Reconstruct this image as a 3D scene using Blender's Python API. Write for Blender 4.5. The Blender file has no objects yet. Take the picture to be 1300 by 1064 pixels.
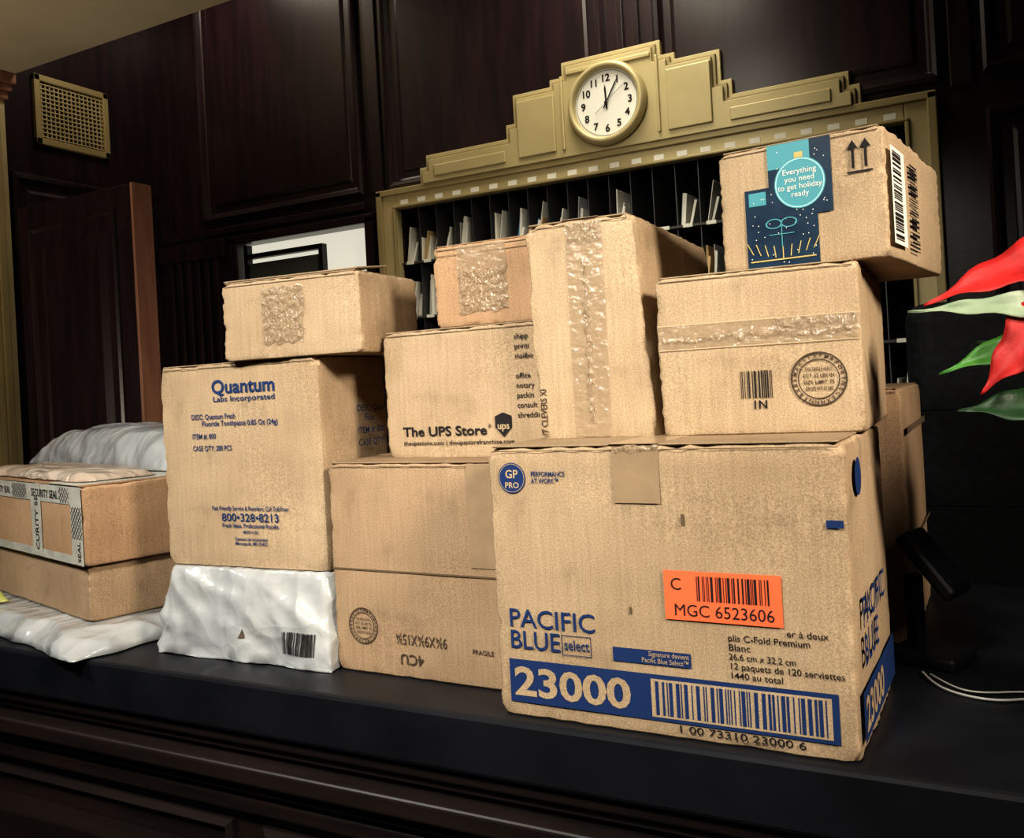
import bpy, bmesh, math, random
from mathutils import Vector, Matrix, noise
random.seed(4)
S=bpy.context.scene
C=bpy.context.collection
E0=1.47   # eye height above floor
# ------------------------------------------------------------------ materials
def mat(name,col,rough=.6,metal=0,spec=.5,emis=None,es=0):
    m=bpy.data.materials.new(name);m.use_nodes=True
    b=m.node_tree.nodes['Principled BSDF']
    b.inputs['Base Color'].default_value=(*col,1);b.inputs['Roughness'].default_value=rough
    b.inputs['Metallic'].default_value=metal;b.inputs['Specular IOR Level'].default_value=spec
    if emis: b.inputs['Emission Color'].default_value=(*emis,1);b.inputs['Emission Strength'].default_value=es
    return m
def noisy(name,c1,c2,scale=(8,8,8),nscale=4,rough=.6,bump=.1,bscale=120,metal=0,detail=6,lo=.35,hi=.65,spec=.5,dist=.002):
    m=mat(name,c1,rough,metal,spec);nt=m.node_tree;N=nt.nodes;L=nt.links;b=N['Principled BSDF']
    tc=N.new('ShaderNodeTexCoord');mp=N.new('ShaderNodeMapping');mp.inputs['Scale'].default_value=scale
    L.new(tc.outputs['Object'],mp.inputs[0])
    n=N.new('ShaderNodeTexNoise');n.inputs['Scale'].default_value=nscale;n.inputs['Detail'].default_value=detail
    L.new(mp.outputs[0],n.inputs['Vector'])
    r=N.new('ShaderNodeValToRGB');r.color_ramp.elements[0].position=lo;r.color_ramp.elements[1].position=hi
    r.color_ramp.elements[0].color=(*c1,1);r.color_ramp.elements[1].color=(*c2,1)
    L.new(n.outputs['Fac'],r.inputs[0]);L.new(r.outputs[0],b.inputs['Base Color'])
    n2=N.new('ShaderNodeTexNoise');n2.inputs['Scale'].default_value=bscale;n2.inputs['Detail'].default_value=4
    L.new(tc.outputs['Object'],n2.inputs['Vector'])
    bp=N.new('ShaderNodeBump');bp.inputs['Strength'].default_value=bump;bp.inputs['Distance'].default_value=dist
    L.new(n2.outputs['Fac'],bp.inputs['Height']);L.new(bp.outputs[0],b.inputs['Normal'])
    return m
def cardboard(name,c):
    m=mat(name,c,.75,0,.25);nt=m.node_tree;N=nt.nodes;L=nt.links;b=N['Principled BSDF']
    tc=N.new('ShaderNodeTexCoord')
    def nz(sc,det,vec=None):
        n=N.new('ShaderNodeTexNoise');n.inputs['Scale'].default_value=sc;n.inputs['Detail'].default_value=det
        L.new(vec or tc.outputs['Object'],n.inputs['Vector']);return n
    a=nz(5,3);f=nz(620,2)
    mp=N.new('ShaderNodeMapping');mp.inputs['Scale'].default_value=(1,1,.05);L.new(tc.outputs['Object'],mp.inputs[0])
    st=nz(220,1,mp.outputs[0])
    r=N.new('ShaderNodeValToRGB');r.color_ramp.elements[0].position=.3;r.color_ramp.elements[1].position=.7
    r.color_ramp.elements[0].color=(c[0]*.84,c[1]*.82,c[2]*.79,1);r.color_ramp.elements[1].color=(c[0]*1.1,c[1]*1.11,c[2]*1.12,1)
    L.new(a.outputs['Fac'],r.inputs[0])
    def rng(src,lo,hi,a0=.3,a1=.7):
        mr=N.new('ShaderNodeMapRange');mr.inputs['From Min'].default_value=a0;mr.inputs['From Max'].default_value=a1
        mr.inputs['To Min'].default_value=lo;mr.inputs['To Max'].default_value=hi;L.new(src,mr.inputs['Value']);return mr.outputs[0]
    def mul(p,q):
        mu=N.new('ShaderNodeMath');mu.operation='MULTIPLY';L.new(p,mu.inputs[0]);L.new(q,mu.inputs[1]);return mu.outputs[0]
    sc=nz(18,7);gm=N.new('ShaderNodeNewGeometry')
    v=mul(mul(rng(f.outputs['Fac'],.68,1.28),rng(st.outputs['Fac'],.93,1.06)),rng(sc.outputs['Fac'],.80,1.0,.28,.42))
    v=mul(v,rng(gm.outputs['Pointiness'],1.0,.66,.52,.60))
    vm=N.new('ShaderNodeVectorMath');vm.operation='SCALE';L.new(r.outputs[0],vm.inputs[0]);L.new(v,vm.inputs['Scale'])
    L.new(vm.outputs[0],b.inputs['Base Color'])
    bp=N.new('ShaderNodeBump');bp.inputs['Strength'].default_value=.12;bp.inputs['Distance'].default_value=.001
    L.new(st.outputs['Fac'],bp.inputs['Height'])
    bp2=N.new('ShaderNodeBump');bp2.inputs['Strength'].default_value=.6;bp2.inputs['Distance'].default_value=.014
    L.new(a.outputs['Fac'],bp2.inputs['Height']);L.new(bp.outputs[0],bp2.inputs['Normal']);L.new(bp2.outputs[0],b.inputs['Normal'])
    return m
K1=cardboard('kraft',(.425,.31,.20))
K2=cardboard('kraft_orange',(.43,.27,.16))
K3=cardboard('kraft_light',(.46,.34,.22))
K4=cardboard('kraft_brown',(.37,.255,.16))
EDGE=mat('kraft_edge',(.12,.08,.045),.9)
def crinkled(name,c1,c2,rough,sc,st=.9):
    m=noisy(name,c1,c2,(1,1,1),8,rough,.2,26,dist=.008);nt=m.node_tree;N=nt.nodes;L=nt.links
    b=N['Principled BSDF'];tc=[n for n in N if n.type=='TEX_COORD'][0];old=[n for n in N if n.type=='BUMP'][0]
    b.inputs['Coat Weight'].default_value=.6;b.inputs['Coat Roughness'].default_value=.12
    nn=N.new('ShaderNodeTexNoise');nn.inputs['Scale'].default_value=sc*.35;L.new(tc.outputs['Object'],nn.inputs['Vector'])
    mx=N.new('ShaderNodeVectorMath');mx.operation='MULTIPLY_ADD';mx.inputs[1].default_value=(.3,.3,.3)
    L.new(nn.outputs['Color'],mx.inputs[0]);L.new(tc.outputs['Object'],mx.inputs[2])
    hs=[]
    for k,(rz,sx) in enumerate((((.3,.2,.6),(1,.35,1)),((.5,-.4,-.7),(.4,1,1.1)),((0,.9,.2),(1.6,.7,1.4)))):
        mp=N.new('ShaderNodeMapping');mp.inputs['Rotation'].default_value=rz;mp.inputs['Scale'].default_value=sx;L.new(mx.outputs[0],mp.inputs[0])
        v=N.new('ShaderNodeTexVoronoi');v.inputs['Scale'].default_value=sc*(1+.6*k);L.new(mp.outputs[0],v.inputs['Vector'])
        hs.append(v.outputs['Distance'])
    ad=N.new('ShaderNodeMath');ad.operation='ADD';L.new(hs[0],ad.inputs[0]);L.new(hs[1],ad.inputs[1])
    ad2=N.new('ShaderNodeMath');ad2.operation='MULTIPLY_ADD';ad2.inputs[1].default_value=.5;L.new(hs[2],ad2.inputs[0]);L.new(ad.outputs[0],ad2.inputs[2])
    bp=N.new('ShaderNodeBump');bp.inputs['Strength'].default_value=st;bp.inputs['Distance'].default_value=.011
    L.new(ad2.outputs[0],bp.inputs['Height']);L.new(old.outputs[0],bp.inputs['Normal']);L.new(bp.outputs[0],b.inputs['Normal']);L.new(bp.outputs[0],b.inputs['Coat Normal'])
    return m
WOOD=noisy('dark_mahogany',(.013,.0072,.0095),(.025,.0115,.0145),(6,6,.7),5,.30,.08,90,detail=8)
WOODL=noisy('reddish_wood',(.24,.11,.07),(.34,.16,.10),(6,6,.7),6,.5,.08,90)
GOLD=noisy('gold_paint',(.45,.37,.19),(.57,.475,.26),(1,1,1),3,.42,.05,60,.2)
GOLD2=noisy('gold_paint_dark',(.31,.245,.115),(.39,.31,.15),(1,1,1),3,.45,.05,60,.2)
PLAS=noisy('beige_plaster',(.42,.36,.25),(.48,.41,.29),(1,1,1),3,.9,.15,200)
BLK=noisy('black_laminate',(.005,.0057,.008),(.009,.010,.014),(1,1,1),8,.45,.03,300,spec=.3)
APR=noisy('apron_wood',(.009,.007,.007),(.020,.012,.011),(.7,6,6),5,.4,.08,90)
FLOOR=noisy('dark_carpet',(.05,.04,.035),(.09,.07,.055),(1,1,1),20,.95,.5,300)
LEATH=noisy('black_leather',(.004,.0045,.006),(.009,.010,.013),(1,1,1),60,.7,.5,220,spec=.2)
BAGW=crinkled('silver_white_poly',(.31,.325,.34),(.42,.43,.43),.24,8,.7)
BAGP=crinkled('pinkish_mailer',(.42,.32,.25),(.52,.44,.36),.3,18,.5)
BAGG=crinkled('yellow_green_mailer',(.40,.43,.10),(.5,.5,.18),.4,15,.5)
INK=mat('ink_black',(.018,.016,.018),.7,0,.2)
INKB=mat('ink_blue',(.014,.036,.125),.7,0,.2)
INKG=mat('ink_brown',(.07,.048,.036),.7,0,.2)
WHT=mat('white_paper',(.80,.78,.70),.7)
CREAM=mat('clock_face',(.84,.82,.75),.5)
ORG=mat('orange_label',(.98,.17,.065),.6,0,.3)
NAVY=noisy('navy_tape',(.008,.024,.052),(.014,.038,.075),(1,1,1),30,.3,.05,50)
TEAL=mat('teal_print',(.07,.31,.37),.4)
GLD=mat('gold_print',(.55,.42,.14),.5)
TAPEG=noisy('security_tape',(.42,.41,.36),(.55,.53,.47),(1,1,1),30,.3,.4,90)
TAPED=noisy('old_tape',(.30,.215,.135),(.35,.25,.16),(1,1,1),30,.25,.35,60)
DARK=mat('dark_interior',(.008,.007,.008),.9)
PLB=mat('black_plastic',(.006,.006,.008),.45,0,.35)
GLASSG=mat('glow_window',(.6,.58,.48),.6,emis=(.85,.82,.68),es=.7)
RED=noisy('red_bract',(.38,.010,.010),(.58,.022,.02),(1,1,1),30,.55,.3,120)
GRN=noisy('green_leaf',(.03,.15,.02),(.09,.29,.04),(1,1,1),30,.45,.3,120)
DGRN=noisy('dark_green_leaf',(.008,.035,.009),(.02,.07,.018),(1,1,1),30,.5,.3,120)
VAR=noisy('pale_leaf',(.12,.22,.10),(.33,.38,.28),(1,1,1),18,.5,.3,120,lo=.3,hi=.7)
def cleartape(name,fac,rough,col,sc=90,st=.8):
    m=mat(name,col,rough,0,1.0);nt=m.node_tree;N=nt.nodes;L=nt.links;b=N['Principled BSDF']
    b.inputs['Coat Weight'].default_value=1;b.inputs['Coat Roughness'].default_value=.04
    tc=N.new('ShaderNodeTexCoord');n=N.new('ShaderNodeTexNoise');n.inputs['Scale'].default_value=sc;n.inputs['Detail'].default_value=5
    L.new(tc.outputs['Object'],n.inputs['Vector'])
    bp=N.new('ShaderNodeBump');bp.inputs['Strength'].default_value=st;bp.inputs['Distance'].default_value=.005
    L.new(n.outputs['Fac'],bp.inputs['Height']);L.new(bp.outputs[0],b.inputs['Normal']);L.new(bp.outputs[0],b.inputs['Coat Normal'])
    tr=N.new('ShaderNodeBsdfTransparent');mx=N.new('ShaderNodeMixShader');mx.inputs[0].default_value=fac
    L.new(tr.outputs[0],mx.inputs[1]);L.new(b.outputs[0],mx.inputs[2]);L.new(mx.outputs[0],N['Material Output'].inputs[0])
    return m
CTAPE=cleartape('clear_tape',.5,.12,(.48,.36,.24));CRINK=cleartape('crinkled_tape',.6,.10,(.42,.31,.20),110,1.0)
# ------------------------------------------------------------------ helpers
def link(o,parent=None):
    C.objects.link(o)
    if parent: o.parent=parent
    return o
def empty(name,loc=(0,0,0),rz=0,rot=None):
    o=bpy.data.objects.new(name,None);o.location=loc;o.rotation_euler=rot or (0,0,rz);o.empty_display_size=.05
    return link(o)
def obj(name,bm,m,parent=None,smooth=False,loc=(0,0,0),rot=(0,0,0)):
    me=bpy.data.meshes.new(name);bmesh.ops.recalc_face_normals(bm,faces=bm.faces);bm.to_mesh(me);bm.free()
    for x in (m if isinstance(m,(list,tuple)) else [m]): me.materials.append(x)
    if smooth:
        for p in me.polygons:p.use_smooth=True
    o=bpy.data.objects.new(name,me);o.location=loc;o.rotation_euler=rot
    return link(o,parent)
def addbox(bm,x0,x1,y0,y1,z0,z1,mi=0):
    v=[bm.verts.new((x,y,z)) for x in (x0,x1) for y in (y0,y1) for z in (z0,z1)]
    for f in ((0,1,3,2),(4,6,7,5),(0,4,5,1),(2,3,7,6),(0,2,6,4),(1,5,7,3)):
        bm.faces.new([v[i] for i in f]).material_index=mi
def bev(o,w=.003,seg=2):
    md=o.modifiers.new('b','BEVEL');md.width=w;md.segments=seg;md.limit_method='ANGLE';return o
def boxo(name,x0,x1,y0,y1,z0,z1,m,parent=None,b=.003):
    bm=bmesh.new();addbox(bm,x0,x1,y0,y1,z0,z1);o=obj(name,bm,m,parent)
    if b: bev(o,b)
    return o
def plate(name,pts,y0,y1,m,parent=None,b=.002):
    bm=bmesh.new();a=[bm.verts.new((x,y0,z)) for x,z in pts];c=[bm.verts.new((x,y1,z)) for x,z in pts]
    bm.faces.new(a);bm.faces.new(list(reversed(c)))
    for i in range(len(pts)): bm.faces.new((a[i],a[(i+1)%len(pts)],c[(i+1)%len(pts)],c[i]))
    o=obj(name,bm,m,parent)
    if b: bev(o,b,1)
    return o
def text(root,s,loc,size,m,bold=0,align='LEFT',rot=(math.pi/2,0,0),width=None,name='print',sp=.95,shear=0):
    c=bpy.data.curves.new(name,'FONT');c.body=s;c.size=size;c.align_x=align;c.offset=bold*size;c.space_line=sp
    c.materials.append(m);c.resolution_u=3;c.shear=shear
    o=bpy.data.objects.new(name,c);o.location=loc;o.rotation_euler=rot;link(o,root)
    if width:
        bpy.context.view_layer.update()
        if o.dimensions.x>1e-6: o.scale=(width/o.dimensions.x,1,1)
    return o
def rects(name,rs,y,m,root,side=None):
    bm=bmesh.new()
    for (a,b,c,d) in rs:
        if side is None: v=[(a,y,c),(b,y,c),(b,y,d),(a,y,d)]
        else: v=[(side,a,c),(side,b,c),(side,b,d),(side,a,d)]
        bm.faces.new([bm.verts.new(p) for p in v])
    return obj(name,bm,m,root)
def crumple(root,x0,x1,z0,z1,amp=.0022,seed=0,name='crinkled_tape'):
    """ wrinkled patch of glossy clear tape on the front face"""
    bm=bmesh.new();nx=int((x1-x0)/.0016);nz=int((z1-z0)/.0016);G_=[]
    for i in range(nx+1):
        row=[]
        for j in range(nz+1):
            x=x0+(x1-x0)*i/nx;z=z0+(z1-z0)*j/nz
            q=Vector((x*260+seed,z*70,seed));e=min(i,nx-i,j,nz-j)
            hh=max(0,.28-abs(noise.noise(q)))*amp*2.2+max(0,.2-abs(noise.noise(q*1.9+Vector((4,4,4)))))*amp*1.2
            ed=.0055*noise.noise(Vector((seed+z*90,x*90,9)))
            row.append(bm.verts.new((x+ed,-.0012-hh*min(1,e/2),z+ed)))
        G_.append(row)
    for i in range(nx):
        for j in range(nz): bm.faces.new((G_[i][j],G_[i+1][j],G_[i+1][j+1],G_[i][j+1]))
    return obj(name,bm,CRINK,root)
def bars(x0,x1,z0,z1,n=34):
    out=[];ws=[random.choice((1,1,2,3)) for _ in range(2*n-1)];t=sum(ws);x=x0
    for i,w in enumerate(ws):
        ww=w/t*(x1-x0)
        if i%2==0: out.append((x,x+ww,z0,z1))
        x+=ww
    return out
def ring(name,cx,cz,r0,r1,y,m,root,n=40):
    bm=bmesh.new();a=[];b=[]
    for i in range(n):
        t=2*math.pi*i/n
        b.append(bm.verts.new((cx+r1*math.cos(t),y,cz+r1*math.sin(t))))
        if r0>0:a.append(bm.verts.new((cx+r0*math.cos(t),y,cz+r0*math.sin(t))))
    if r0>0:
        for i in range(n): bm.faces.new((a[i],a[(i+1)%n],b[(i+1)%n],b[i]))
    else: bm.faces.new(b)
    return obj(name,bm,m,root)
def stamp(root,cx,cz,r,m,flip=0):
    ring('stamp_outer',cx,cz,r*.94,r,-.0012,m,root);ring('stamp_inner',cx,cz,r*.70,r*.74,-.0012,m,root)
    for i in range(26):
        t=2*math.pi*i/26
        text(root,random.choice('BOXCERTIFASMN'),(cx+r*.79*math.cos(t),-.0013,cz+r*.79*math.sin(t)),r*.2,m,.02,'CENTER',(math.pi/2,-(t-math.pi/2),0),name='stamp_letter')
    for i,s in enumerate(('THIS SINGLE WALL','ECT 32 LBS IN','SIZE LIMIT 75','GROSS WT 65 LBS')):
        text(root,s,(cx,-.0013,cz+r*(.3-.24*i)),r*.2,m,.01,'CENTER',width=r*(1.15-.12*abs(i-1.5)),name='stamp_line')

def carton(x,y,z,w,d,h,a,m=K1,taper=(0,0,0,0),tilt=None,rough=1.0,ew=1.3,name='cardboard_box'):
    root=empty(name,(x,y,z+E0),a,tilt)
    seed=Vector((x*7.3,y*5.1,z*9.7))
    bm=bmesh.new();bmesh.ops.create_cube(bm,size=1)
    bmesh.ops.subdivide_edges(bm,edges=bm.edges[:],cuts=25,use_grid_fill=True)
    for v in bm.verts:
        p=v.co.copy()
        fx,fy,fz=[abs(abs(c)-.5)<1e-4 for c in p]
        q=Vector(((p.x+.5)*w,(p.y+.5)*d,(p.z+.5)*h))
        def bul(c):return max(0,1-(2*c)**2)
        nn=noise.noise(q*14+seed)
        if fx and p.x>0: q.x+=(.0025*bul(p.y)*bul(p.z)+.0022*nn*bul(p.y))*rough
        if fx and p.x<0: q.x-=(.0025*bul(p.y)*bul(p.z)+.0022*nn*bul(p.y))*rough
        if fy and p.y<0 and not(fx or fz): q.y+=.0014*max(0,noise.noise(q*9+seed*2))*rough
        if (fx+fy+fz)>=2:
            e=(.0030*noise.noise(q*38+seed)+.0018*noise.noise(q*90+seed)+.0016*noise.noise(q*170+seed))*ew
            if fx: q.x-=(p.x>0 and 1 or -1)*abs(e)
            if fz and p.z>0: q.z-=abs(e)*.8
            if fy: q.y+=(p.y<0 and 1 or -1)*abs(e)
        if (fx+fy+fz)==3:
            q.x-=math.copysign(.003*ew,p.x);q.z-=math.copysign(.003*ew,p.z) if p.z>0 else -.0005
            q.y-=math.copysign(.003*ew,p.y)
        s=p.x+.5;t=p.z+.5
        lt,lb,rt,rb=taper
        q.x+=(1-s)*(lt*t+lb*(1-t))+s*(rt*t+rb*(1-t))
        v.co=q
    o=obj('body',bm,m,root);bev(o,.0026,2)
    for p in o.data.polygons: p.use_smooth=True
    o.data.set_sharp_from_angle(angle=math.radians(40))
    f=bmesh.new();lt,lb,rt,rb=taper
    g=.0015
    addbox(f,.006+lt,w-.006+rt,.001,d/2-g,h-.001,h+.0015);addbox(f,.006+lt,w-.006+rt,d/2+g,d-.001,h-.001,h+.0015)
    bev(obj('flaps',f,m,root),.001,1)
    rects('flap_crease',[(.006+lt,w-.006+rt,h-.0055,h-.0045)],-.0008,EDGE,root)
    return root

# ------------------------------------------------------------------ room
Zc=E0
def wallgrid(name,xs,zs,holes,y0,y1,m):
    bm=bmesh.new()
    for i in range(len(xs)-1):
        for j in range(len(zs)-1):
            cx=(xs[i]+xs[i+1])/2;cz=(zs[j]+zs[j+1])/2
            if any(h[0]<cx<h[1] and h[2]<cz<h[3] for h in holes): continue
            addbox(bm,xs[i],xs[i+1],y0,y1,zs[j],zs[j+1])
    bmesh.ops.remove_doubles(bm,verts=bm.verts,dist=1e-5)
    return obj(name,bm,m)
hm=(-2.014,-.226,-.35+Zc,.693+Zc);hw=(-2.89,-2.166,.2+Zc,.665+Zc)
wallgrid('wall_back',[-3.45,-2.89,-2.166,-2.014,-.226,2.3],[0,hm[2],hw[2],hw[3],hm[3],3.5],[hm,hw],2.9,3.25,WOOD)
boxo('wall_left',-3.45,-3.35,-2.1,2.9,0,3.5,WOOD,b=0)
boxo('wall_right',2.3,2.4,-2.1,3.25,0,3.5,PLAS,b=0)
boxo('wall_front',-3.45,2.4,-2.2,-2.1,0,3.5,PLAS,b=0)
boxo('floor',-3.45,2.4,-2.2,3.25,-.1,0,FLOOR,b=0)
boxo('ceiling',-3.45,2.4,-2.2,3.25,3.5,3.6,PLAS,b=0)
boxo('soffit',-3.35,2.3,-2.1,2.15,1.265+Zc,3.5,PLAS,b=0)
def loops(bm,x0,x1,z0,z1,y,prof,T=lambda x,o,z:(x,o,z)):
    prev=None
    for ins,pr in prof:
        r=[bm.verts.new(T(*p)) for p in ((x0+ins,y-pr,z0+ins),(x1-ins,y-pr,z0+ins),(x1-ins,y-pr,z1-ins),(x0+ins,y-pr,z1-ins))]
        if prev:
            for i in range(4): bm.faces.new((prev[i],prev[(i+1)%4],r[(i+1)%4],r[i]))
        prev=r
    bm.faces.new(prev)
PROF=[(0,-.002),(0,.018),(.010,.026),(.022,.022),(.030,.008),(.036,.004),(.060,.004),(.064,.008),(.075,.012),(.078,.012)]
bm=bmesh.new()
for x0,x1,z0,z1 in [(-3.05,-2.178,.775,1.78),(-2.056,-1.14,.775,1.78),(-.97,-.126,.80,1.78),(-.02,.86,.80,1.78),(.97,1.85,.80,1.78),(-.02,.86,-.75,.70),(.97,1.85,-.75,.70)]:
    loops(bm,x0,x1,z0+Zc,z1+Zc,2.9,PROF)
obj('trim_1',bm,WOOD)
bm=bmesh.new()
for y0,y1,z0,z1 in [(2.2,2.85,-.4,.93)]:
    loops(bm,y0,y1,z0+Zc,z1+Zc,0,PROF,lambda x,o,z:(-3.35-o,x,z))
obj('trim_2',bm,WOOD)
bm=bmesh.new()
for x in (-1.085,-1.03): addbox(bm,x-.012,x+.012,2.885,2.9,.775+Zc,3.4)
for x in (-2.117,-.075): addbox(bm,x-.03,x+.03,2.89,2.9,.775+Zc,3.4)
for i in range(6): addbox(bm,-3.28+i*.055,-3.25+i*.055,2.875,2.9,.2,.62+Zc)
addbox(bm,-3.33,-2.93,2.87,2.9,.62+Zc,.70+Zc)
addbox(bm,-3.33,-2.18,2.88,2.9,.715+Zc,.745+Zc)
bev(obj('trim_3',bm,WOOD),.004)
r=empty('pilaster',(0,0,0))
boxo('shaft',-3.349,-3.25,1.83,2.13,0.001,1.17+Zc,GOLD,r)
bm=bmesh.new()
for i in range(5): addbox(bm,-3.252,-3.24,1.85+i*.056,1.88+i*.056,.2,1.12+Zc)
bev(obj('flutes',bm,GOLD2,r),.005)
bm=bmesh.new()
for k,(e,z0,z1) in enumerate([(.015,1.17,1.20),(.03,1.20,1.225),(.045,1.225,1.264)]): addbox(bm,-3.349,-3.25+e,1.83-e,2.13+e*.5,z0+Zc,z1+Zc)
bev(obj('capital',bm,WOODL,r),.004)
r=empty('wall_vent',(0,0,0));y0,y1,z0,z1=2.31,2.65,1.06+Zc,1.34+Zc
bm=bmesh.new();w=.026
addbox(bm,-3.35,-3.33,y0,y1,z0,z0+w);addbox(bm,-3.35,-3.33,y0,y1,z1-w,z1);addbox(bm,-3.35,-3.33,y0,y0+w,z0,z1);addbox(bm,-3.35,-3.33,y1-w,y1,z0,z1)
bev(obj('frame',bm,GOLD2,r),.003)
bm=bmesh.new()
for i in range(15): 
    y=y0+w+(i+.5)*(y1-y0-2*w)/15;addbox(bm,-3.346,-3.340,y-.0024,y+.0024,z0+w,z1-w)
for i in range(13):
    z=z0+w+(i+.5)*(z1-z0-2*w)/13;addbox(bm,-3.345,-3.338,y0+w,y1-w,z-.0024,z+.0024)
obj('grille',bm,GOLD,r)
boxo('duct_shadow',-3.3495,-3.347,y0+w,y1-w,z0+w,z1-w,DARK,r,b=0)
r=empty('window_1',(0,0,0))
boxo('pane',-2.89,-2.166,2.97,2.98,.2+Zc,.665+Zc,GLASSG,r,b=0)
bm=bmesh.new()
for a in [(-2.915,-2.87,.18,.69),(-2.186,-2.141,.18,.69)]: addbox(bm,a[0],a[1],2.885,2.9,a[2]+Zc,a[3]+Zc)
addbox(bm,-2.915,-2.141,2.885,2.9,.665+Zc,.70+Zc);addbox(bm,-2.915,-2.141,2.87,2.9,.17+Zc,.2+Zc)
bev(obj('frame',bm,WOOD,r),.004)
bm=bmesh.new()
addbox(bm,-2.86,-2.84,2.92,2.95,.2+Zc,.66+Zc);addbox(bm,-2.45,-2.43,2.92,2.95,.2+Zc,.6+Zc)
addbox(bm,-2.86,-2.43,2.92,2.95,.60+Zc,.62+Zc)
obj('sash',bm,PLB,r)
boxo('sash_panel',-2.845,-2.44,2.93,2.94,.2+Zc,.58+Zc,mat('sash_glass',(.10,.11,.11),.15),r,b=0)
r=empty('door_1',(0,0,0))
boxo('leaf',-2.86,-2.31,1.90,1.968,.001,.675+Zc,WOOD,r)
boxo('lit_edge',-2.311,-2.300,1.898,1.97,.001,.677+Zc,WOODL,r,b=.002)  # light on the door's edge, put in as a paler wood colour
bm=bmesh.new();loops(bm,-2.80,-2.38,.95,.60+Zc,1.90,[(0,-.002),(0,.008),(.01,.012),(.02,.002),(.05,.002),(.08,.01)]);obj('panel',bm,WOOD,r)
# ------------------------------------------------------------------ counter
r=empty('reception_counter',(0,0,0))
zt=1.07
boxo('top',-3.3,1.3,.945,1.82,zt-.075,zt,BLK,r,b=.006)
boxo('apron',-3.28,1.28,.985,1.05,0.001,zt-.075,APR,r,b=0)
boxo('back_panel',-3.28,1.28,1.74,1.79,0.001,zt-.075,APR,r,b=0)
bm=bmesh.new()
addbox(bm,-3.29,1.29,.955,.99,zt-.095,zt-.075);addbox(bm,-3.29,1.29,.965,.99,zt-.11,zt-.095);addbox(bm,-3.29,1.29,.94,.99,zt-.145,zt-.118);addbox(bm,-3.29,1.29,.955,.99,zt-.165,zt-.145);addbox(bm,-3.29,1.29,.965,.99,zt-.2,zt-.175)
bev(obj('moulding',bm,APR,r),.005,3)
bm=bmesh.new()
for i in range(6): loops(bm,-3.2+i*.74,-2.52+i*.74,.15,zt-.22,.985,[(0,-.002),(0,.01),(.01,.015),(.02,.004),(.05,.004),(.08,.012)])
obj('apron_panels',bm,APR,r)
# ------------------------------------------------------------------ mail cabinet
cx=-1.12
r=empty('mail_slot_cabinet',(0,0,0))
x0,x1,z0,z1=-2.014,-.226,-.35+Zc,.693+Zc
bm=bmesh.new()
addbox(bm,-2.10,x0,2.865,2.9,z0-.08,.765+Zc);addbox(bm,x1,-.14,2.865,2.9,z0-.08,.765+Zc)
addbox(bm,x0,x1,2.865,2.9,z1,.765+Zc);addbox(bm,x0,x1,2.865,2.9,z0-.08,z0)
bev(obj('face_frame',bm,GOLD,r),.004)
bm=bmesh.new()
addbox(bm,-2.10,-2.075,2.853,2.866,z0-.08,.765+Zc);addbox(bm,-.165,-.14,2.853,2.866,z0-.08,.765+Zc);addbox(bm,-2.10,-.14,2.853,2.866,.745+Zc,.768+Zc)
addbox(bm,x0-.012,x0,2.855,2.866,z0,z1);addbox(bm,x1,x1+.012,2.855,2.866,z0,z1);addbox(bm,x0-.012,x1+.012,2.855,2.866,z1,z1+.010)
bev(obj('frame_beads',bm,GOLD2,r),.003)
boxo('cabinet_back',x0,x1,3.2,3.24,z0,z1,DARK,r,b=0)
NC=23;rows=5;bm=bmesh.new();cw=(x1-x0)/NC;rh=(z1-z0)/rows
for i in range(1,NC): addbox(bm,x0+i*cw-.0015,x0+i*cw+.0015,2.90,3.2,z0,z1)
obj('dividers',bm,mat('slot_metal',(.08,.08,.085),.4,.3),r)
bm=bmesh.new()
for j in range(0,rows): addbox(bm,x0,x1,2.885,3.2,z0+j*rh-.004,z0+j*rh+.004)
obj('shelves',bm,mat('shelf_dark',(.05,.045,.04),.5),r)
bm=bmesh.new()
for j in range(0,rows+1):
    zz=z0+j*rh
    for i in range(NC):
        xx=x0+(i+.5)*cw
        if j==rows: addbox(bm,xx-.017,xx+.017,2.8635,2.866,zz+.013,zz+.030)
        else: addbox(bm,xx-.016,xx+.016,2.8825,2.886,zz-.0055,zz+.0065)
obj('slot_labels',bm,WHT,r)
bm=bmesh.new();cols=[WHT,mat('blue_env',(.06,.2,.45),.6),mat('manila_env',(.6,.42,.2),.7),mat('red_env',(.5,.06,.04),.6),mat('grey_env',(.5,.52,.55),.6)]
for j in range(rows):
    for i in range(NC):
        if random.random()<.15: continue
        for k in range(random.randint(2,4)):
            xx=x0+i*cw+.004+random.random()*(cw-.045);hh=rh*random.uniform(.35,.75);le=random.uniform(-.004,.024)
            yy=2.892+random.uniform(.0,.035);mi=random.choice([0,0,4,0,1,2,2]) if random.random()<.3 else 0
            if random.random()<.02: mi=3
            t=random.choice((.002,.004,.008,.014));b0=z0+j*rh+.005
            P=[(xx,yy,b0),(xx+t,yy,b0),(xx+t+le,yy+.01,b0+hh*.97),(xx+le,yy+.01,b0+hh)]
            Q=[(a+.006,c+.18,e) for a,c,e in P]
            v=[bm.verts.new(p) for p in P+Q]
            for f in ((0,1,2,3),(7,6,5,4),(0,3,7,4),(3,2,6,7),(1,5,6,2)): bm.faces.new([v[q] for q in f]).material_index=mi
obj('mail_pieces',bm,cols,r)
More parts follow.
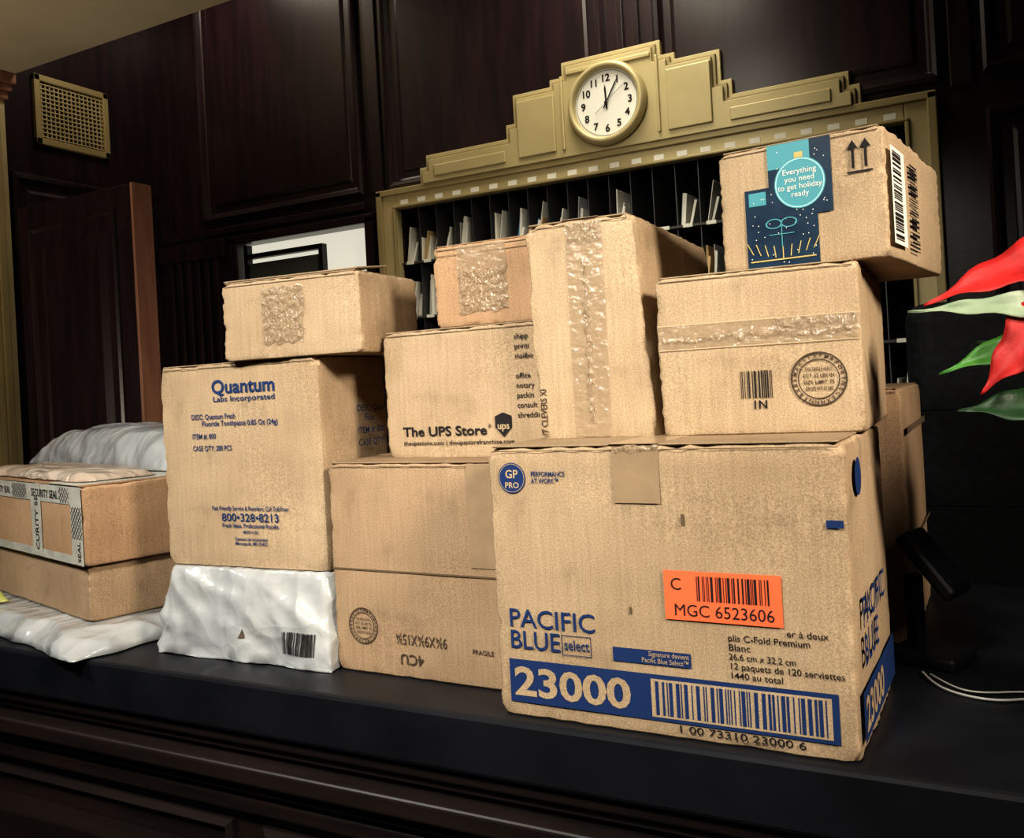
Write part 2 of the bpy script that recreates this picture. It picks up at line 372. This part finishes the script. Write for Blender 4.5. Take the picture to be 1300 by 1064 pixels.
def stepped(k):
    s=[(.78,.83),(.75,.873),(.405,.922),(.372,1.022),(.225,1.045),(.178,1.095)]
    b=.765
    hx=[a-k for a,_ in s];hz=[z-k for _,z in s]
    L=[(-hx[0],b)]
    for i in range(len(s)):
        L.append((-hx[i],hz[i]))
        if i+1<len(s): L.append((-hx[i+1],hz[i]))
    R=[(-a,z) for a,z in reversed(L)]
    return [(cx+a,z+Zc) for a,z in L+R]
plate('crown_base',stepped(0),2.868,2.9,GOLD,r)
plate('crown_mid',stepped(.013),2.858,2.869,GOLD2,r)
plate('crown_front',stepped(.024),2.846,2.859,GOLD,r)
bm=bmesh.new()
for s in (-1,1):
    for a,b,c,d in [(.165,.175,.79,1.04),(.20,.345,.79,.985)]:
        addbox(bm,cx+min(s*a,s*b),cx+max(s*a,s*b),2.838,2.847,c+Zc,d+Zc)
addbox(bm,cx-.15,cx+.15,2.838,2.847,1.04+Zc,1.055+Zc)
for s in (-1,1): addbox(bm,cx+min(s*.40,s*.70),cx+max(s*.40,s*.70),2.84,2.847,.785+Zc,.825+Zc)
bev(obj('crown_relief',bm,GOLD,r),.003)
# ------------------------------------------------------------------ clock
r=empty('wall_clock',(cx-.003,2.838,.915+Zc))
bm=bmesh.new();prof=[(.001,.006),(.112,.006),(.114,.022),(.120,.030),(.130,.028),(.137,.016),(.139,0.002)]
n=64;pv=None
for rr,dd in prof:
    cur=[bm.verts.new((rr*math.cos(2*math.pi*i/n),-dd,rr*math.sin(2*math.pi*i/n))) for i in range(n)]
    if pv:
        for i in range(n): bm.faces.new((pv[i],pv[(i+1)%n],cur[(i+1)%n],cur[i]))
    pv=cur
obj('rim',bm,GOLD,r,smooth=True)
ring('dial',0,0,0,.112,-.0075,CREAM,r,64);ring('dial_line',0,0,.1065,.108,-.0085,INK,r,64)
for h in range(1,13):
    t=math.pi/2-h*math.pi/6
    text(r,str(h),(.083*math.cos(t),-.009,.083*math.sin(t)-.0115),.033,INK,.03,'CENTER',name='numeral')
def hand(ang,l,w,m,back=.02,y=-.010):
    a=math.radians(90-ang);dx,dz=math.cos(a),math.sin(a);nx,nz=-dz,dx
    pts=[(-dx*back+nx*w/2,-dz*back+nz*w/2),(-dx*back-nx*w/2,-dz*back-nz*w/2),(dx*l*.75-nx*w*.5,dz*l*.75-nz*w*.5),(dx*l,dz*l),(dx*l*.75+nx*w*.5,dz*l*.75+nz*w*.5)]
    plate('hand',pts,y,y-.001,m,r,b=0)
hand(357,.062,.006,INK);hand(30,.09,.0042,INK,y=-.012);hand(52,.095,.0018,mat('steel',(.4,.4,.4),.3,.5),.05,y=-.014)
ring('hub',0,0,0,.006,-.0155,INK,r,20)

# ------------------------------------------------------------------ boxes
F=-.0012
w,d,h=.416,.262,.325
A=carton(-.564,.966,-.4,w,d,h,-.012,K1,ew=1.9)
B_=INKB
ring('logo',.033,h-.037,0,.0185,F,B_,A);
text(A,'GP',(.033,F-.0004,h-.037),.014,K3,.02,'CENTER');text(A,'PRO',(.033,F-.0004,h-.049),.010,K3,.02,'CENTER')
ring('logo_ring',.033,h-.037,.0165,.0172,F-.0003,K3,A)
text(A,'PERFORMANCE\nAT WORK™',(.059,F,h-.035),.0085,B_,.01,width=.045)
text(A,'PACIFIC',(.018,F,h-.216),.031,B_,.008,width=.112);text(A,'BLUE',(.018,F,h-.242),.031,B_,.008,width=.066)
rects('select_frame',[(.088,.126,h-.222,h-.2212),(.088,.126,h-.2448,h-.244),(.088,.0888,h-.2448,h-.2212),(.1252,.126,h-.2448,h-.2212)],F,B_,A)
text(A,'select',(.091,F,h-.238),.017,B_,.01,width=.032)
rects('signature_band',[(.153,.245,h-.245,h-.229)],F,B_,A)
text(A,'Signature devient\nPacific Blue Select™',(.243,F-.0004,h-.2355),.0078,K3,.005,'RIGHT',width=.055)
text(A,'er à deux',(.349,F,h-.201),.0098,INK,.006,width=.042)
for i,(s,wd) in enumerate((('plis C-Fold Premium',.085),('Blanc',.023),('26.6 cm x 32.2 cm',.07),('12 paquets de 120 serviettes',.116),('1440 au total',.054))):
    text(A,s,(.287,F,h-.2105-i*.0100),.0098,INK,.006,width=wd)
rects('blue_band',[(.016,.398,h-.307,h-.2555)],F,B_,A)
text(A,'23000',(.022,F-.0004,h-.2975),.047,K3,.028,width=.150)
rects('barcode_ground',[(.197,.391,h-.303,h-.2605)],F-.0003,K3,A)
rects('barcode',bars(.202,.386,h-.3005,h-.263,36),F-.0006,B_,A)
text(A,'1 00 73310 23000 6',(.225,F,h-.3165),.0115,INK,.006,width=.135)
rects('orange_label',[(.219,.347,h-.192,h-.138)],F-.0008,ORG,A)
text(A,'C',(.226,F-.0012,h-.159),.019,INK,.0)
rects('label_bars',bars(.256,.334,h-.170,h-.143,26),F-.0012,INK,A)
text(A,'MGC 6523606',(.229,F-.0012,h-.187),.0185,INK,0,width=.108)
rects('blue_mark',[(.395,.412,h-.087,h-.079)],F,B_,A)
rects('tape_patch',[(.165,.220,h-.065,h-.001)],F,TAPED,A)
crumple(A,.17,.222,h-.008,h-.0005,.0015,31,'tape_end')
rects('blemish',[(.242,.246,h-.088,h-.076),(.176,.179,h-.19,h-.182)],F,EDGE,A)
text(A,'PACIFIC',(w+.0045,.03,h-.195),.045,B_,.01,rot=(math.pi/2,0,math.pi/2),width=.16)
text(A,'BLUE',(w+.0045,.03,h-.235),.045,B_,.01,rot=(math.pi/2,0,math.pi/2),width=.10)
rects('side_band',[(.01,.25,h-.307,h-.2555)],0,B_,A,side=w+.0042)
text(A,'23000',(w+.0048,.02,h-.2975),.047,K3,.028,rot=(math.pi/2,0,math.pi/2),width=.13)
bm=bmesh.new();bmesh.ops.create_circle(bm,cap_ends=True,segments=28,radius=.02);obj('side_logo',bm,B_,A,loc=(w+.0042,.05,h-.04),rot=(math.pi/2,0,math.pi/2))
boxo('top_tape',.16,.22,-.001,d,h+.0015,h+.0022,TAPED,A,b=0)
# B
w,d,h=.30,.3,.3
B=carton(-.879,1.041,-.4,w,d,h,-.018,K4)
rects('seam',[(.002,w-.002,h-.153,h-.1505)],F,EDGE,B)
rects('worn_tape',[(.24,.29,h-.14,h-.002)],F,TAPED,B)
stamp(B,.052,h-.232,.026,INKG)
text(B,'9¾X9¾X15¾',(.195,F,h-.238),.021,INKG,.005,rot=(math.pi/2,math.pi,0),width=.085)
text(B,'4CU',(.155,F,h-.266),.021,INKG,.01,rot=(math.pi/2,math.pi,0))
text(B,'FRAGILE',(.235,F,h-.255),.009,INKG,.01)
boxo('top_tape',.002,w-.002,.12,.18,h+.0015,h+.0022,TAPED,B,b=0)
# C
w,d,h=.324,.171,.319
Cx=carton(-1.219,1.041,-.261,w,d,h,.03,K1)
text(Cx,'Quantum',(.112,F,h-.046),.030,B_,.022,width=.128)
text(Cx,'Labs Incorporated',(.114,F,h-.059),.012,B_,.01,width=.125)
for s,z,wd in (('DESC: Quantum Fresh',.086,.092),('Fluoride Toothpaste 0.85 Oz (24g)',.097,.155),('ITEM #: 800',.117,.05),('CASE QTY: 288 PCS',.136,.082)):
    text(Cx,s,(.066+(.022 if s[0]=='F' else 0),F,h-z),.0115,B_,.012,width=wd)
for s,z,sz,wd in (('Fast Friendly Service & Reorders, Call Toll-Free:',.230,.0095,.155),('800•328•8213',.247,.0175,.115),('Fresh Ideas. Professional Results.',.257,.0095,.115),('MADE IN USA',.266,.007,.03),('Quantum Labs Incorporated',.277,.0075,.065),('Minneapolis, MN 55422',.284,.0075,.065)):
    text(Cx,s,(.178,F,h-z),sz,B_,.012,'CENTER',width=wd)
for s,z in (('DESC: Quan',.086),('     Fluo',.101),('ITEM #: 800',.121),('CASE QTY: 28',.14)):
    text(Cx,s,(w+.0045,.085,h-z),.0145,B_,.01,rot=(math.pi/2,0,math.pi/2))
# D
w,d,h=.275,.3,.185
D=carton(-.813,1.102,-.1,w,d,h,-.001,K1)
text(D,'The UPS Store',(.030,F,h-.152),.019,INK,.022,width=.142);text(D,'®',(.174,F,h-.143),.008,INK)
text(D,'theupsstore.com | theupsstorefranchise.com',(.030,F,h-.165),.0085,INK,.012,width=.185)
plate('shield',[(.186+a*.026,h-.156+b*.034) for a,b in ((0,.85),(.5,1),(1,.85),(1,.4),(.5,0),(0,.4))],F,F-.0004,INK,D,b=0)
text(D,'ups',(.199,F-.0007,h-.145),.014,K3,.02,'CENTER')
for i,s in enumerate(('shipp','printi','mailbo','','office','notary','packin','consult','shreddin')):
    text(D,s,(.222,F,h-.022-i*.0135),.0105,INK,.008)
# E
w,d,h=.154,.40,.281
Ee=carton(-.548,1.073,-.074,w,d,h,.057,K3,taper=(-.004,.003,-.010,.010),ew=1.6)
rects('clear_tape_strip',[(.054,.104,.003,h-.003)],F,CTAPE,Ee)
crumple(Ee,.074,.083,.02,h-.05,.0022,5,'tape_wrinkle');crumple(Ee,.056,.102,h-.03,h-.003,.0018,7,'tape_fold')
boxo('top_tape',.05,.10,-.001,d,h+.0015,h+.0022,TAPED,Ee,b=0)
text(Ee,'17 CLEVERS XI',(.016,F,.004),.013,INKG,.01,rot=(math.pi/2,-math.pi/2,0),width=.06)
# F
w,d,h=.235,.34,.193
Ff=carton(-.376,1.071,-.074,w,d,h,.043,K3)
rects('clear_tape',[(.002,w-.002,h-.088,h-.058)],F,CTAPE,Ff)
TL=mat('tape_line',(.62,.50,.34),.2)
rects('tape_edges',[(.002,w-.002,h-.0882,h-.0875),(.002,w-.002,h-.0585,h-.0578)],F-.0003,TL,Ff)
crumple(Ff,.004,.231,h-.080,h-.073,.0014,2,'tape_wrinkle');crumple(Ff,.14,.231,h-.071,h-.060,.0014,3,'tape_wrinkle')
rects('barcode',bars(.099,.135,h-.150,h-.118,14),F,INK,Ff)
text(Ff,'N1',(.129,F,h-.153),.014,INK,.02,rot=(math.pi/2,math.pi,0))
stamp(Ff,.187,h-.131,.031,INKG)
# G
w,d,h=.194,.33,.148
G=carton(-.302,1.12,.1205,w,d,h,-.106,K3)
rects('tape_lower',[(.032,.118,.001,.098)],F,NAVY,G);rects('tape_upper',[(.062,.136,.06,h-.001)],F-.0003,NAVY,G)
rects('tape_teal',[(.062,.112,.118,h-.001)],F-.0005,TEAL,G)
rects('tape_left_print',[(.037,.058,.078,.094)],F-.0005,TEAL,G)
ring('ornament',.099,.098,0,.030,F-.0008,TEAL,G);ring('ornament_rim',.099,.098,.0275,.0288,F-.001,mat('pale_teal',(.4,.75,.75),.5),G)
rects('ornament_cap',[(.094,.104,.127,.134)],F-.0008,GLD,G)
text(G,'Everything\nyou need\nto get holiday\nready',(.099,F-.0012,.109),.0094,WHT,.0,'CENTER',sp=.95)
bm=bmesh.new()
for i in range(-4,5):
    x=.075+i*.009
    v=[(x,F-.0008,.012+abs(i)*.002),(x+.0012,F-.0008,.012+abs(i)*.002),(x+.0012+i*.0018,F-.0008,.026+abs(i)*.002),(x+i*.0018,F-.0008,.026+abs(i)*.002)]
    bm.faces.new([bm.verts.new(p) for p in v])
for a,b,c,dd in [(.036,.114,.0105,.0120)]: bm.faces.new([bm.verts.new(p) for p in ((a,F-.0008,c),(b,F-.0008,c),(b,F-.0008,dd),(a,F-.0008,dd))])
obj('gold_branch',bm,GLD,G)
for k,(a,b) in enumerate(((.066,.054),(.084,.054))):
    o=ring('bow',0,0,.006,.0075,0,TEAL,G,20);o.location=(a,F-.0009,b);o.scale=(1.35,1,.8)
rects('bow_tails',[(.0745,.0757,.026,.052),(.06,.09,.0405,.0415)],F-.0009,TEAL,G)
bm=bmesh.new()
for i in range(70):
    x=random.uniform(.035,.134);z=random.uniform(.004,.14)
    if x>.117 and z<.062 or x<.063 and z>.096: continue
    s=.0008;bm.faces.new([bm.verts.new(p) for p in ((x-s,F-.00075,z),(x,F-.00075,z-s),(x+s,F-.00075,z),(x,F-.00075,z+s))])
obj('snow_dots',bm,WHT,G)
for xx in (.160,.174):
    plate('arrow',[(xx-.0015,.104),(xx+.0015,.104),(xx+.0015,.126),(xx+.006,.126),(xx,.136),(xx-.006,.126),(xx-.0015,.126)],F,F-.0003,INK,G,b=0)
rects('arrow_base',[(.153,.181,.0985,.1005)],F,INK,G)
rects('side_label',[(.005,.075,.015,.125)],0,WHT,G,side=w+.0052)
b=[(.012,.055,a_,b_) for (a_,b_,y0_,y1_) in bars(.02,.12,0,1,26)]
rects('side_barcode',b,0,INK,G,side=w+.0057)
b=[(.105,.15,a_,b_) for (a_,b_,y0_,y1_) in bars(.015,.12,0,1,24)]
rects('side_barcode2',b,0,INK,G,side=w+.0050)
# H
w,d,h=.173,.22,.115
Hh=carton(-.716,1.102,.0865,w,d,h,.022,K2)
crumple(Hh,.040,.118,.018,.078,.0026,11);rects('clear_tape',[(.04,.118,.078,h-.002)],F,CTAPE,Hh);rects('seam',[(.004,w-.004,h*.88,h*.88+.0008)],F,EDGE,Hh)
# I
w,d,h=.246,.175,.119
Ii=carton(-1.06,1.03,.0595,w,d,h,.105,K1)
crumple(Ii,.075,.150,.022,h-.012,.0026,23)
bm=bmesh.new();addbox(bm,0,.24,0,.09,0,.003);o=obj('raised_flap',bm,K1,Ii,loc=(.003,.002,h+.0015),rot=(math.radians(7),0,0));bev(o,.001,1)
# J2/J
a=-.269
ca,sa=math.cos(a),math.sin(a)
w,d,h=.60,.30,.095
J2=carton(-1.38-w*ca-.006,1.012-w*sa,-.364,w,d,h,a,K4)
w,d,h=.62,.30,.135
J=carton(-1.375-w*ca,1.0-w*sa,-.267,w,d,h,a,K2)
def xt(n,x0,x1,z0,z1,m=TAPEG,y=F): return rects(n,[(x0,x1,z0,z1)],y,m,J)
xt('tape_top_edge',.004,w-.002,h-.032,h-.001);xt('tape_bottom_edge',.004,w-.004,.001,.016);xt('tape_right_end',w-.05,w-.001,.002,h-.002,y=F-.0004);xt('tape_mid',w-.24,w-.19,.002,h-.002,y=F-.0004)
def hatch(x0,x1,z0,z1,st=.011):
    bm=bmesh.new();t=.0009
    n=int((x1-x0+z1-z0)/st)
    for k in range(n):
        for s in (1,-1):
            c=x0+k*st-(0 if s==1 else (z1-z0))
            (xa,za),(xb,zb)=[((c+(z-z0)) if s==-1 else (c-(z-z0)),z) for z in (z0,z1)]
            ok=True
            for lim,sg in ((x0,1),(x1,-1)):
                ia=(xa-lim)*sg>=0;ib=(xb-lim)*sg>=0
                if not ia and not ib: ok=False;break
                if not ia: f=(lim-xa)/(xb-xa);xa,za=lim,za+f*(zb-za)
                if not ib: f=(lim-xa)/(xb-xa);xb,zb=lim,za+f*(zb-za)
            if not ok: continue
            bm.faces.new([bm.verts.new(p) for p in ((xa-t,F-.0009,za),(xa+t,F-.0009,za),(xb+t,F-.0009,zb),(xb-t,F-.0009,zb))])
    obj('tape_hatch',bm,INK,J)
hatch(w-.048,w-.003,.045,h-.035);hatch(.28,.36,h-.030,h-.003);hatch(w-.1,w-.052,h-.030,h-.003)
text(J,'SECURITY SEAL',(w-.235,F-.001,h-.024),.020,INK,.01,width=.13)
text(J,'CURITY SE',(w-.205,F-.001,.012),.022,INK,.01,rot=(math.pi/2,-math.pi/2,0),width=.10)
text(J,'SECURITY SEAL',(.16,F-.001,h-.024),.018,INK,.01,width=.11)
text(J,'SEAL',(w-.012,F-.001,.006),.018,INK,.01,rot=(math.pi/2,-math.pi/2,0),width=.035)
boxo('top_tape',w-.15,w-.02,-.001,d,h+.0015,h+.0022,TAPEG,J,b=0)
# K
K=carton(-.46,1.40,-.4,.325,.32,.365,0,K4)
rects('side_band',[(.005,.31,.30,.31),(.005,.31,.14,.145)],0,EDGE,K,side=.325+.0055)
# ------------------------------------------------------------------ poly mailers
def bag(name,cx_,cy_,z,w,d,t,rz,m,p=4,flat=None,seed=0,amp=.006,n=110,pw=.6):
    bm=bmesh.new();top=[];bot=[]
    for i in range(n+1):
        ra=[];rb=[]
        for j in range(n+1):
            u=-1+2*i/n;v=-1+2*j/n
            if p>6:
                u=math.copysign(1-(1-abs(u))**1.6,u);v=math.copysign(1-(1-abs(v))**1.6,v)
            q=Vector((u*w/2,v*d/2,seed))
            f=(max(0,1-abs(u)**p)*max(0,1-abs(v)**p))**pw
            qq=Vector((q.x,q.y,seed+f*t*1.2))
            fold=abs(noise.noise(Vector((qq.x*5+qq.y*14+qq.z*11,qq.y*5-qq.x*8,qq.z*9))))
            fold2=abs(noise.noise(Vector((qq.x*16-qq.y*6+qq.z*6,qq.y*6+qq.x*4,qq.z*15+5))))
            wr=(.30-fold)*amp*2.0+(.3-fold2)*amp*1.1
            h=t*f+wr*min(1,f*3)
            if flat is not None: h=min(h,flat-.0005)
            k=1+.03*noise.noise(q*9+Vector((3,3,3)))
            xx=q.x*k+u*abs(u)**3*wr*1.3;yy=q.y*k+v*abs(v)**3*wr*1.3
            ra.append(bm.verts.new((xx,yy,max(.002,h))))
            edge=i in(0,n) or j in (0,n)
            rb.append(ra[-1] if edge else bm.verts.new((xx,yy,0)))
        top.append(ra);bot.append(rb)
    for i in range(n):
        for j in range(n):
            bm.faces.new((top[i][j],top[i+1][j],top[i+1][j+1],top[i][j+1]))
            bm.faces.new((bot[i][j],bot[i][j+1],bot[i+1][j+1],bot[i+1][j]))
    return obj(name,bm,m,None,True,(cx_,cy_,z+E0),(0,0,rz))
big=bag('poly_mailer',-1.058,1.200,-.399,.345,.36,.15,.03,BAGW,p=14,flat=.1375,seed=3,amp=.006,n=150,pw=.5)
def wrapped(name,rs,m,target):
    bm=bmesh.new();k=6
    for a,b,c,d_ in rs:
        prev=None
        for i in range(k+1):
            zz=c+(d_-c)*i/k;cur=(bm.verts.new((a,-.3,zz)),bm.verts.new((b,-.3,zz)))
            if prev: bm.faces.new((prev[0],prev[1],cur[1],cur[0]))
            prev=cur
    o=obj(name,bm,m,target);s=o.modifiers.new('w','SHRINKWRAP');s.target=target;s.wrap_method='PROJECT';s.use_project_x=False;s.use_project_y=True;s.use_positive_direction=True;s.offset=.0014
    return o
wrapped('label_bars',bars(.088,.150,.020,.052,22),INK,big)
wrapped('warning_triangle',[(.0+i*.001,.001+i*.001,.036-.0,.036+min(i,12-i)*.0022) for i in range(13)],INKG,big)
bag('poly_mailer',-1.63,1.20,-.399,.74,.40,.045,-.22,BAGW,p=6,flat=.0345,seed=8,amp=.007)
bag('poly_mailer',-1.74,1.415,-.1285,.74,.22,.085,-.269,BAGW,p=4,seed=5,amp=.006)
bag('bubble_mailer',-1.66,1.165,-.1285,.54,.13,.016,-.269,BAGP,p=7,seed=6,amp=.004)
bag('padded_mailer',-1.845,1.045,-.362,.26,.12,.03,-.25,BAGG,p=4,seed=9,amp=.004)
# ------------------------------------------------------------------ chair
r=empty('office_chair',(0,0,0))
o=boxo('backrest',-.19,.45,2.1,2.2,-.60+Zc,.125+Zc,LEATH,r,b=0);bev(o,.04,5)
bm=bmesh.new()
for i in range(3): addbox(bm,-.17,.43,2.097,2.12,-.5+i*.2+Zc,-.498+i*.2+Zc)
obj('stitching',bm,PLB,r)
o=boxo('seat',-.17,.43,2.15,2.65,.42,.53,LEATH,r,b=0);bev(o,.04,5)
boxo('back_bar',.09,.17,2.19,2.23,.44,1.0,PLB,r)
bm=bmesh.new();bmesh.ops.create_cone(bm,segments=20,radius1=.03,radius2=.03,depth=.34,cap_ends=True);obj('gas_lift',bm,PLB,r,loc=(.13,2.4,.26))
for i in range(5):
    t=i*2*math.pi/5+.3
    o=boxo('leg_%d'%(i+1),0,.28,-.025,.025,-.015,.02,PLB,r);o.location=(.13,2.4,.09);o.rotation_euler=(0,0,t)
    bm=bmesh.new();bmesh.ops.create_uvsphere(bm,u_segments=16,v_segments=10,radius=.035);obj('caster_%d'%(i+1),bm,PLB,r,True,(.13+.27*math.cos(t),2.4+.27*math.sin(t),.036))
# ------------------------------------------------------------------ card reader
r=empty('card_reader',(-.108,1.335,1.07),1.25)
boxo('base',-.04,.04,-.045,.045,0,.018,PLB,r,b=.005)
boxo('neck',-.012,.012,.01,.028,.015,.115,PLB,r,b=.004)
o=boxo('head',-.030,.030,-.05,.05,0,.022,PLB,r,b=.006);o.location=(0,0,.125);o.rotation_euler=(math.radians(50),0,0)
o=boxo('screen',-.022,.022,-.038,.04,.022,.0228,mat('lcd',(.010,.012,.013),.25),r,b=0);o.location=(0,0,.125);o.rotation_euler=(math.radians(50),0,0)
def tube(name,pts,rad,m,parent=None):
    c=bpy.data.curves.new(name,'CURVE');c.dimensions='3D';c.bevel_depth=rad;c.bevel_resolution=3
    s=c.splines.new('NURBS');s.points.add(len(pts)-1);s.use_endpoint_u=True;s.order_u=3
    for p,q in zip(s.points,pts): p.co=(*q,1)
    c.materials.append(m);o=bpy.data.objects.new(name,c);return link(o,parent)
r=empty('usb_cable',(0,0,0));CW=mat('cable_white',(.45,.45,.42),.4)
tube('strand_1',[(-.115,1.27,1.074),(-.10,1.23,1.073),(-.07,1.20,1.073),(-.03,1.19,1.073),(.01,1.215,1.073),(.08,1.23,1.073),(.2,1.25,1.073)],.0015,CW,r)
tube('strand_2',[(-.105,1.265,1.074),(-.08,1.225,1.0735),(-.05,1.21,1.0735),(0,1.235,1.0735),(.06,1.245,1.0735),(.2,1.29,1.0735)],.0011,CW,r)
# ------------------------------------------------------------------ poinsettia
r=empty('potted_poinsettia',(0,0,0))
def leaf(base,tip,w,m,up=(0,-.4,1),droop=.02,name='leaf'):
    b=Vector(base);t=Vector(tip);ax=t-b;L=ax.length;ax.normalize();side=ax.cross(Vector(up)).normalized();nn=side.cross(ax).normalized()
    bm=bmesh.new();n=24;R=[]
    for i in range(n+1):
        s=i/n
        ww=w*.5*(1.35*math.sin(math.pi*min(1,s**.75))*(1-s)**.35)+.0004
        ww*=1+.10*math.sin(s*19)
        c=b+ax*L*s+nn*(droop*4*s*(1-s))
        row=[]
        for k in (-1,-.66,-.33,0,.33,.66,1): row.append(bm.verts.new(c+side*ww*k+nn*(abs(k)*ww*.30+.0022*math.sin(s*26+k)*abs(k))))
        R.append(row)
    for i in range(n):
        for k in range(6): bm.faces.new((R[i][k],R[i+1][k],R[i+1][k+1],R[i][k+1]))
    o=obj(name,bm,m,r,True);sd=o.modifiers.new('s','SOLIDIFY');sd.thickness=.0008
    tube('rib',[tuple(b+ax*L*s+nn*(droop*4*s*(1-s)+.0004)) for s in (0,.25,.5,.75,.97)],.0008,m,r)
z=E0
leaf((.13,1.13,z+.105),(-.078,1.10,z+.062),.066,RED,droop=.014,up=(-.1,-1,.9))
leaf((.10,1.10,z+.046),(-.092,1.07,z+.055),.026,VAR,droop=.006,up=(0,-1,.5))
leaf((.10,1.12,z+.035),(-.066,1.09,z-.014),.042,GRN,droop=.008,up=(-.2,-1,.5))
leaf((.075,1.09,z+.060),(-.026,1.07,z-.037),.058,RED,droop=.01,up=(-.4,-1,.3))
leaf((.10,1.12,z-.065),(-.050,1.09,z-.054),.055,DGRN,droop=.01,up=(0,-1,.7))
leaf((.12,1.12,z+.0),(0,1.16,z-.01),.05,DGRN,droop=.01,up=(0,-1,.4))
leaf((.11,1.12,z-.02),(-.03,1.16,z+.02),.05,DGRN,droop=.01,up=(0,-1,.4))
for i in range(12):
    t=i*2*math.pi/12+.2
    if math.cos(t)<-.35: continue
    c=Vector((.18,1.15,z+.07));rr=random.uniform(.12,.16)
    leaf(c,(c.x+rr*math.cos(t),c.y+rr*math.sin(t)*.9,z+.05+random.uniform(-.03,.03)),.06,RED,name='bract')
    c2=Vector((.18,1.15,z-.03));leaf(c2,(c2.x+rr*1.2*math.cos(t+.25),c2.y+rr*1.1*math.sin(t+.25),z-.06),.06,DGRN)
tube('stem',[(.17,1.15,1.25),(.165,1.155,1.35),(.17,1.15,1.55)],.006,DGRN,r)
for i in range(4): tube('stem_b',[(.17,1.15,1.28),(.16-.01*i,1.15+.01*i,1.38),(.12,1.12+.008*i,1.43+.035*i)],.004,DGRN,r)
bm=bmesh.new();n=32;pv=None
for rr,zz in ((.001,0),(.06,0),(.082,.15),(.088,.15),(.088,.165),(.078,.165),(.076,.14),(.001,.14)):
    cur=[bm.verts.new((rr*math.cos(2*math.pi*i/n)*(1+.01*math.sin(i*5)),rr*math.sin(2*math.pi*i/n),zz)) for i in range(n)]
    if pv:
        for i in range(n): bm.faces.new((pv[i],pv[(i+1)%n],cur[(i+1)%n],cur[i]))
    pv=cur
obj('pot',bm,mat('foil_red',(.35,.03,.03),.3,.6),r,True,(.17,1.15,1.0705))
# ------------------------------------------------------------------ lights
def area(name,loc,target,size,power,col,sy=None,spread=None):
    l=bpy.data.lights.new(name,'AREA');l.size=size;l.energy=power;l.color=col
    if sy: l.shape='RECTANGLE';l.size_y=sy
    if spread: l.spread=math.radians(spread)
    o=bpy.data.objects.new(name,l);o.location=loc;o.rotation_euler=(Vector(target)-Vector(loc)).to_track_quat('-Z','Y').to_euler();link(o);return o
area('ceiling_light_front',(-.5,-.35,2.68),(-.75,1.05,1.38),.35,12,(1,.95,.83),spread=70)
area('ceiling_light_left',(-1.9,-.1,2.68),(-1.35,1.2,1.3),.35,5.5,(1,.98,.92),spread=75)
area('right_side_fill',(1.3,.3,2.50),(-.4,1.2,1.35),.4,7,(1,.88,.72),spread=60)  # added fill without a fixture, brightens the right sides of the boxes
area('slot_fill',(-.9,2.0,2.70),(-1.1,2.9,2.0),.3,3.5,(1,.93,.76),1.4,110)  # unseen lamp added to brighten the mail inside the slots
area('ceiling_light_back',(-1.1,2.45,3.4),(-1.15,2.9,2.0),.5,17,(1,.92,.72),1.4,120)
area('ceiling_light_back_left',(-2.7,2.5,3.4),(-2.9,2.2,1.0),.35,6,(1,.88,.72))
area('soffit_fill',(-2.6,.2,1.3),(-2.7,1.5,2.73),.4,8,(1,.86,.66),spread=120)  # added upward fill, no real fitting; lifts the soffit underside
wd=bpy.data.worlds.new('w');S.world=wd;wd.use_nodes=True;wd.node_tree.nodes['Background'].inputs[0].default_value=(.5,.5,.55,1);wd.node_tree.nodes['Background'].inputs[1].default_value=.1
# ------------------------------------------------------------------ camera
yaw,pitch,roll,f=-.49721,.00147,-.05472,1160.49
fw=Vector((math.sin(yaw)*math.cos(pitch),math.cos(yaw)*math.cos(pitch),math.sin(pitch)))
r0=Vector((math.cos(yaw),-math.sin(yaw),0));u0=r0.cross(fw)
rr=r0*math.cos(roll)+u0*math.sin(roll);uu=-r0*math.sin(roll)+u0*math.cos(roll)
cd=bpy.data.cameras.new('camera');cam=bpy.data.objects.new('camera',cd);link(cam)
M=Matrix(((rr.x,uu.x,-fw.x,0),(rr.y,uu.y,-fw.y,0),(rr.z,uu.z,-fw.z,0),(0,0,0,1)));M.translation=(0,0,E0);cam.matrix_world=M
cd.sensor_width=36;cd.lens=f/1300*36;cd.shift_y=-45/1300;cd.clip_start=.02
S.camera=cam
S.view_settings.view_transform='Standard'
try: S.view_settings.look='Medium High Contrast'
except Exception: pass
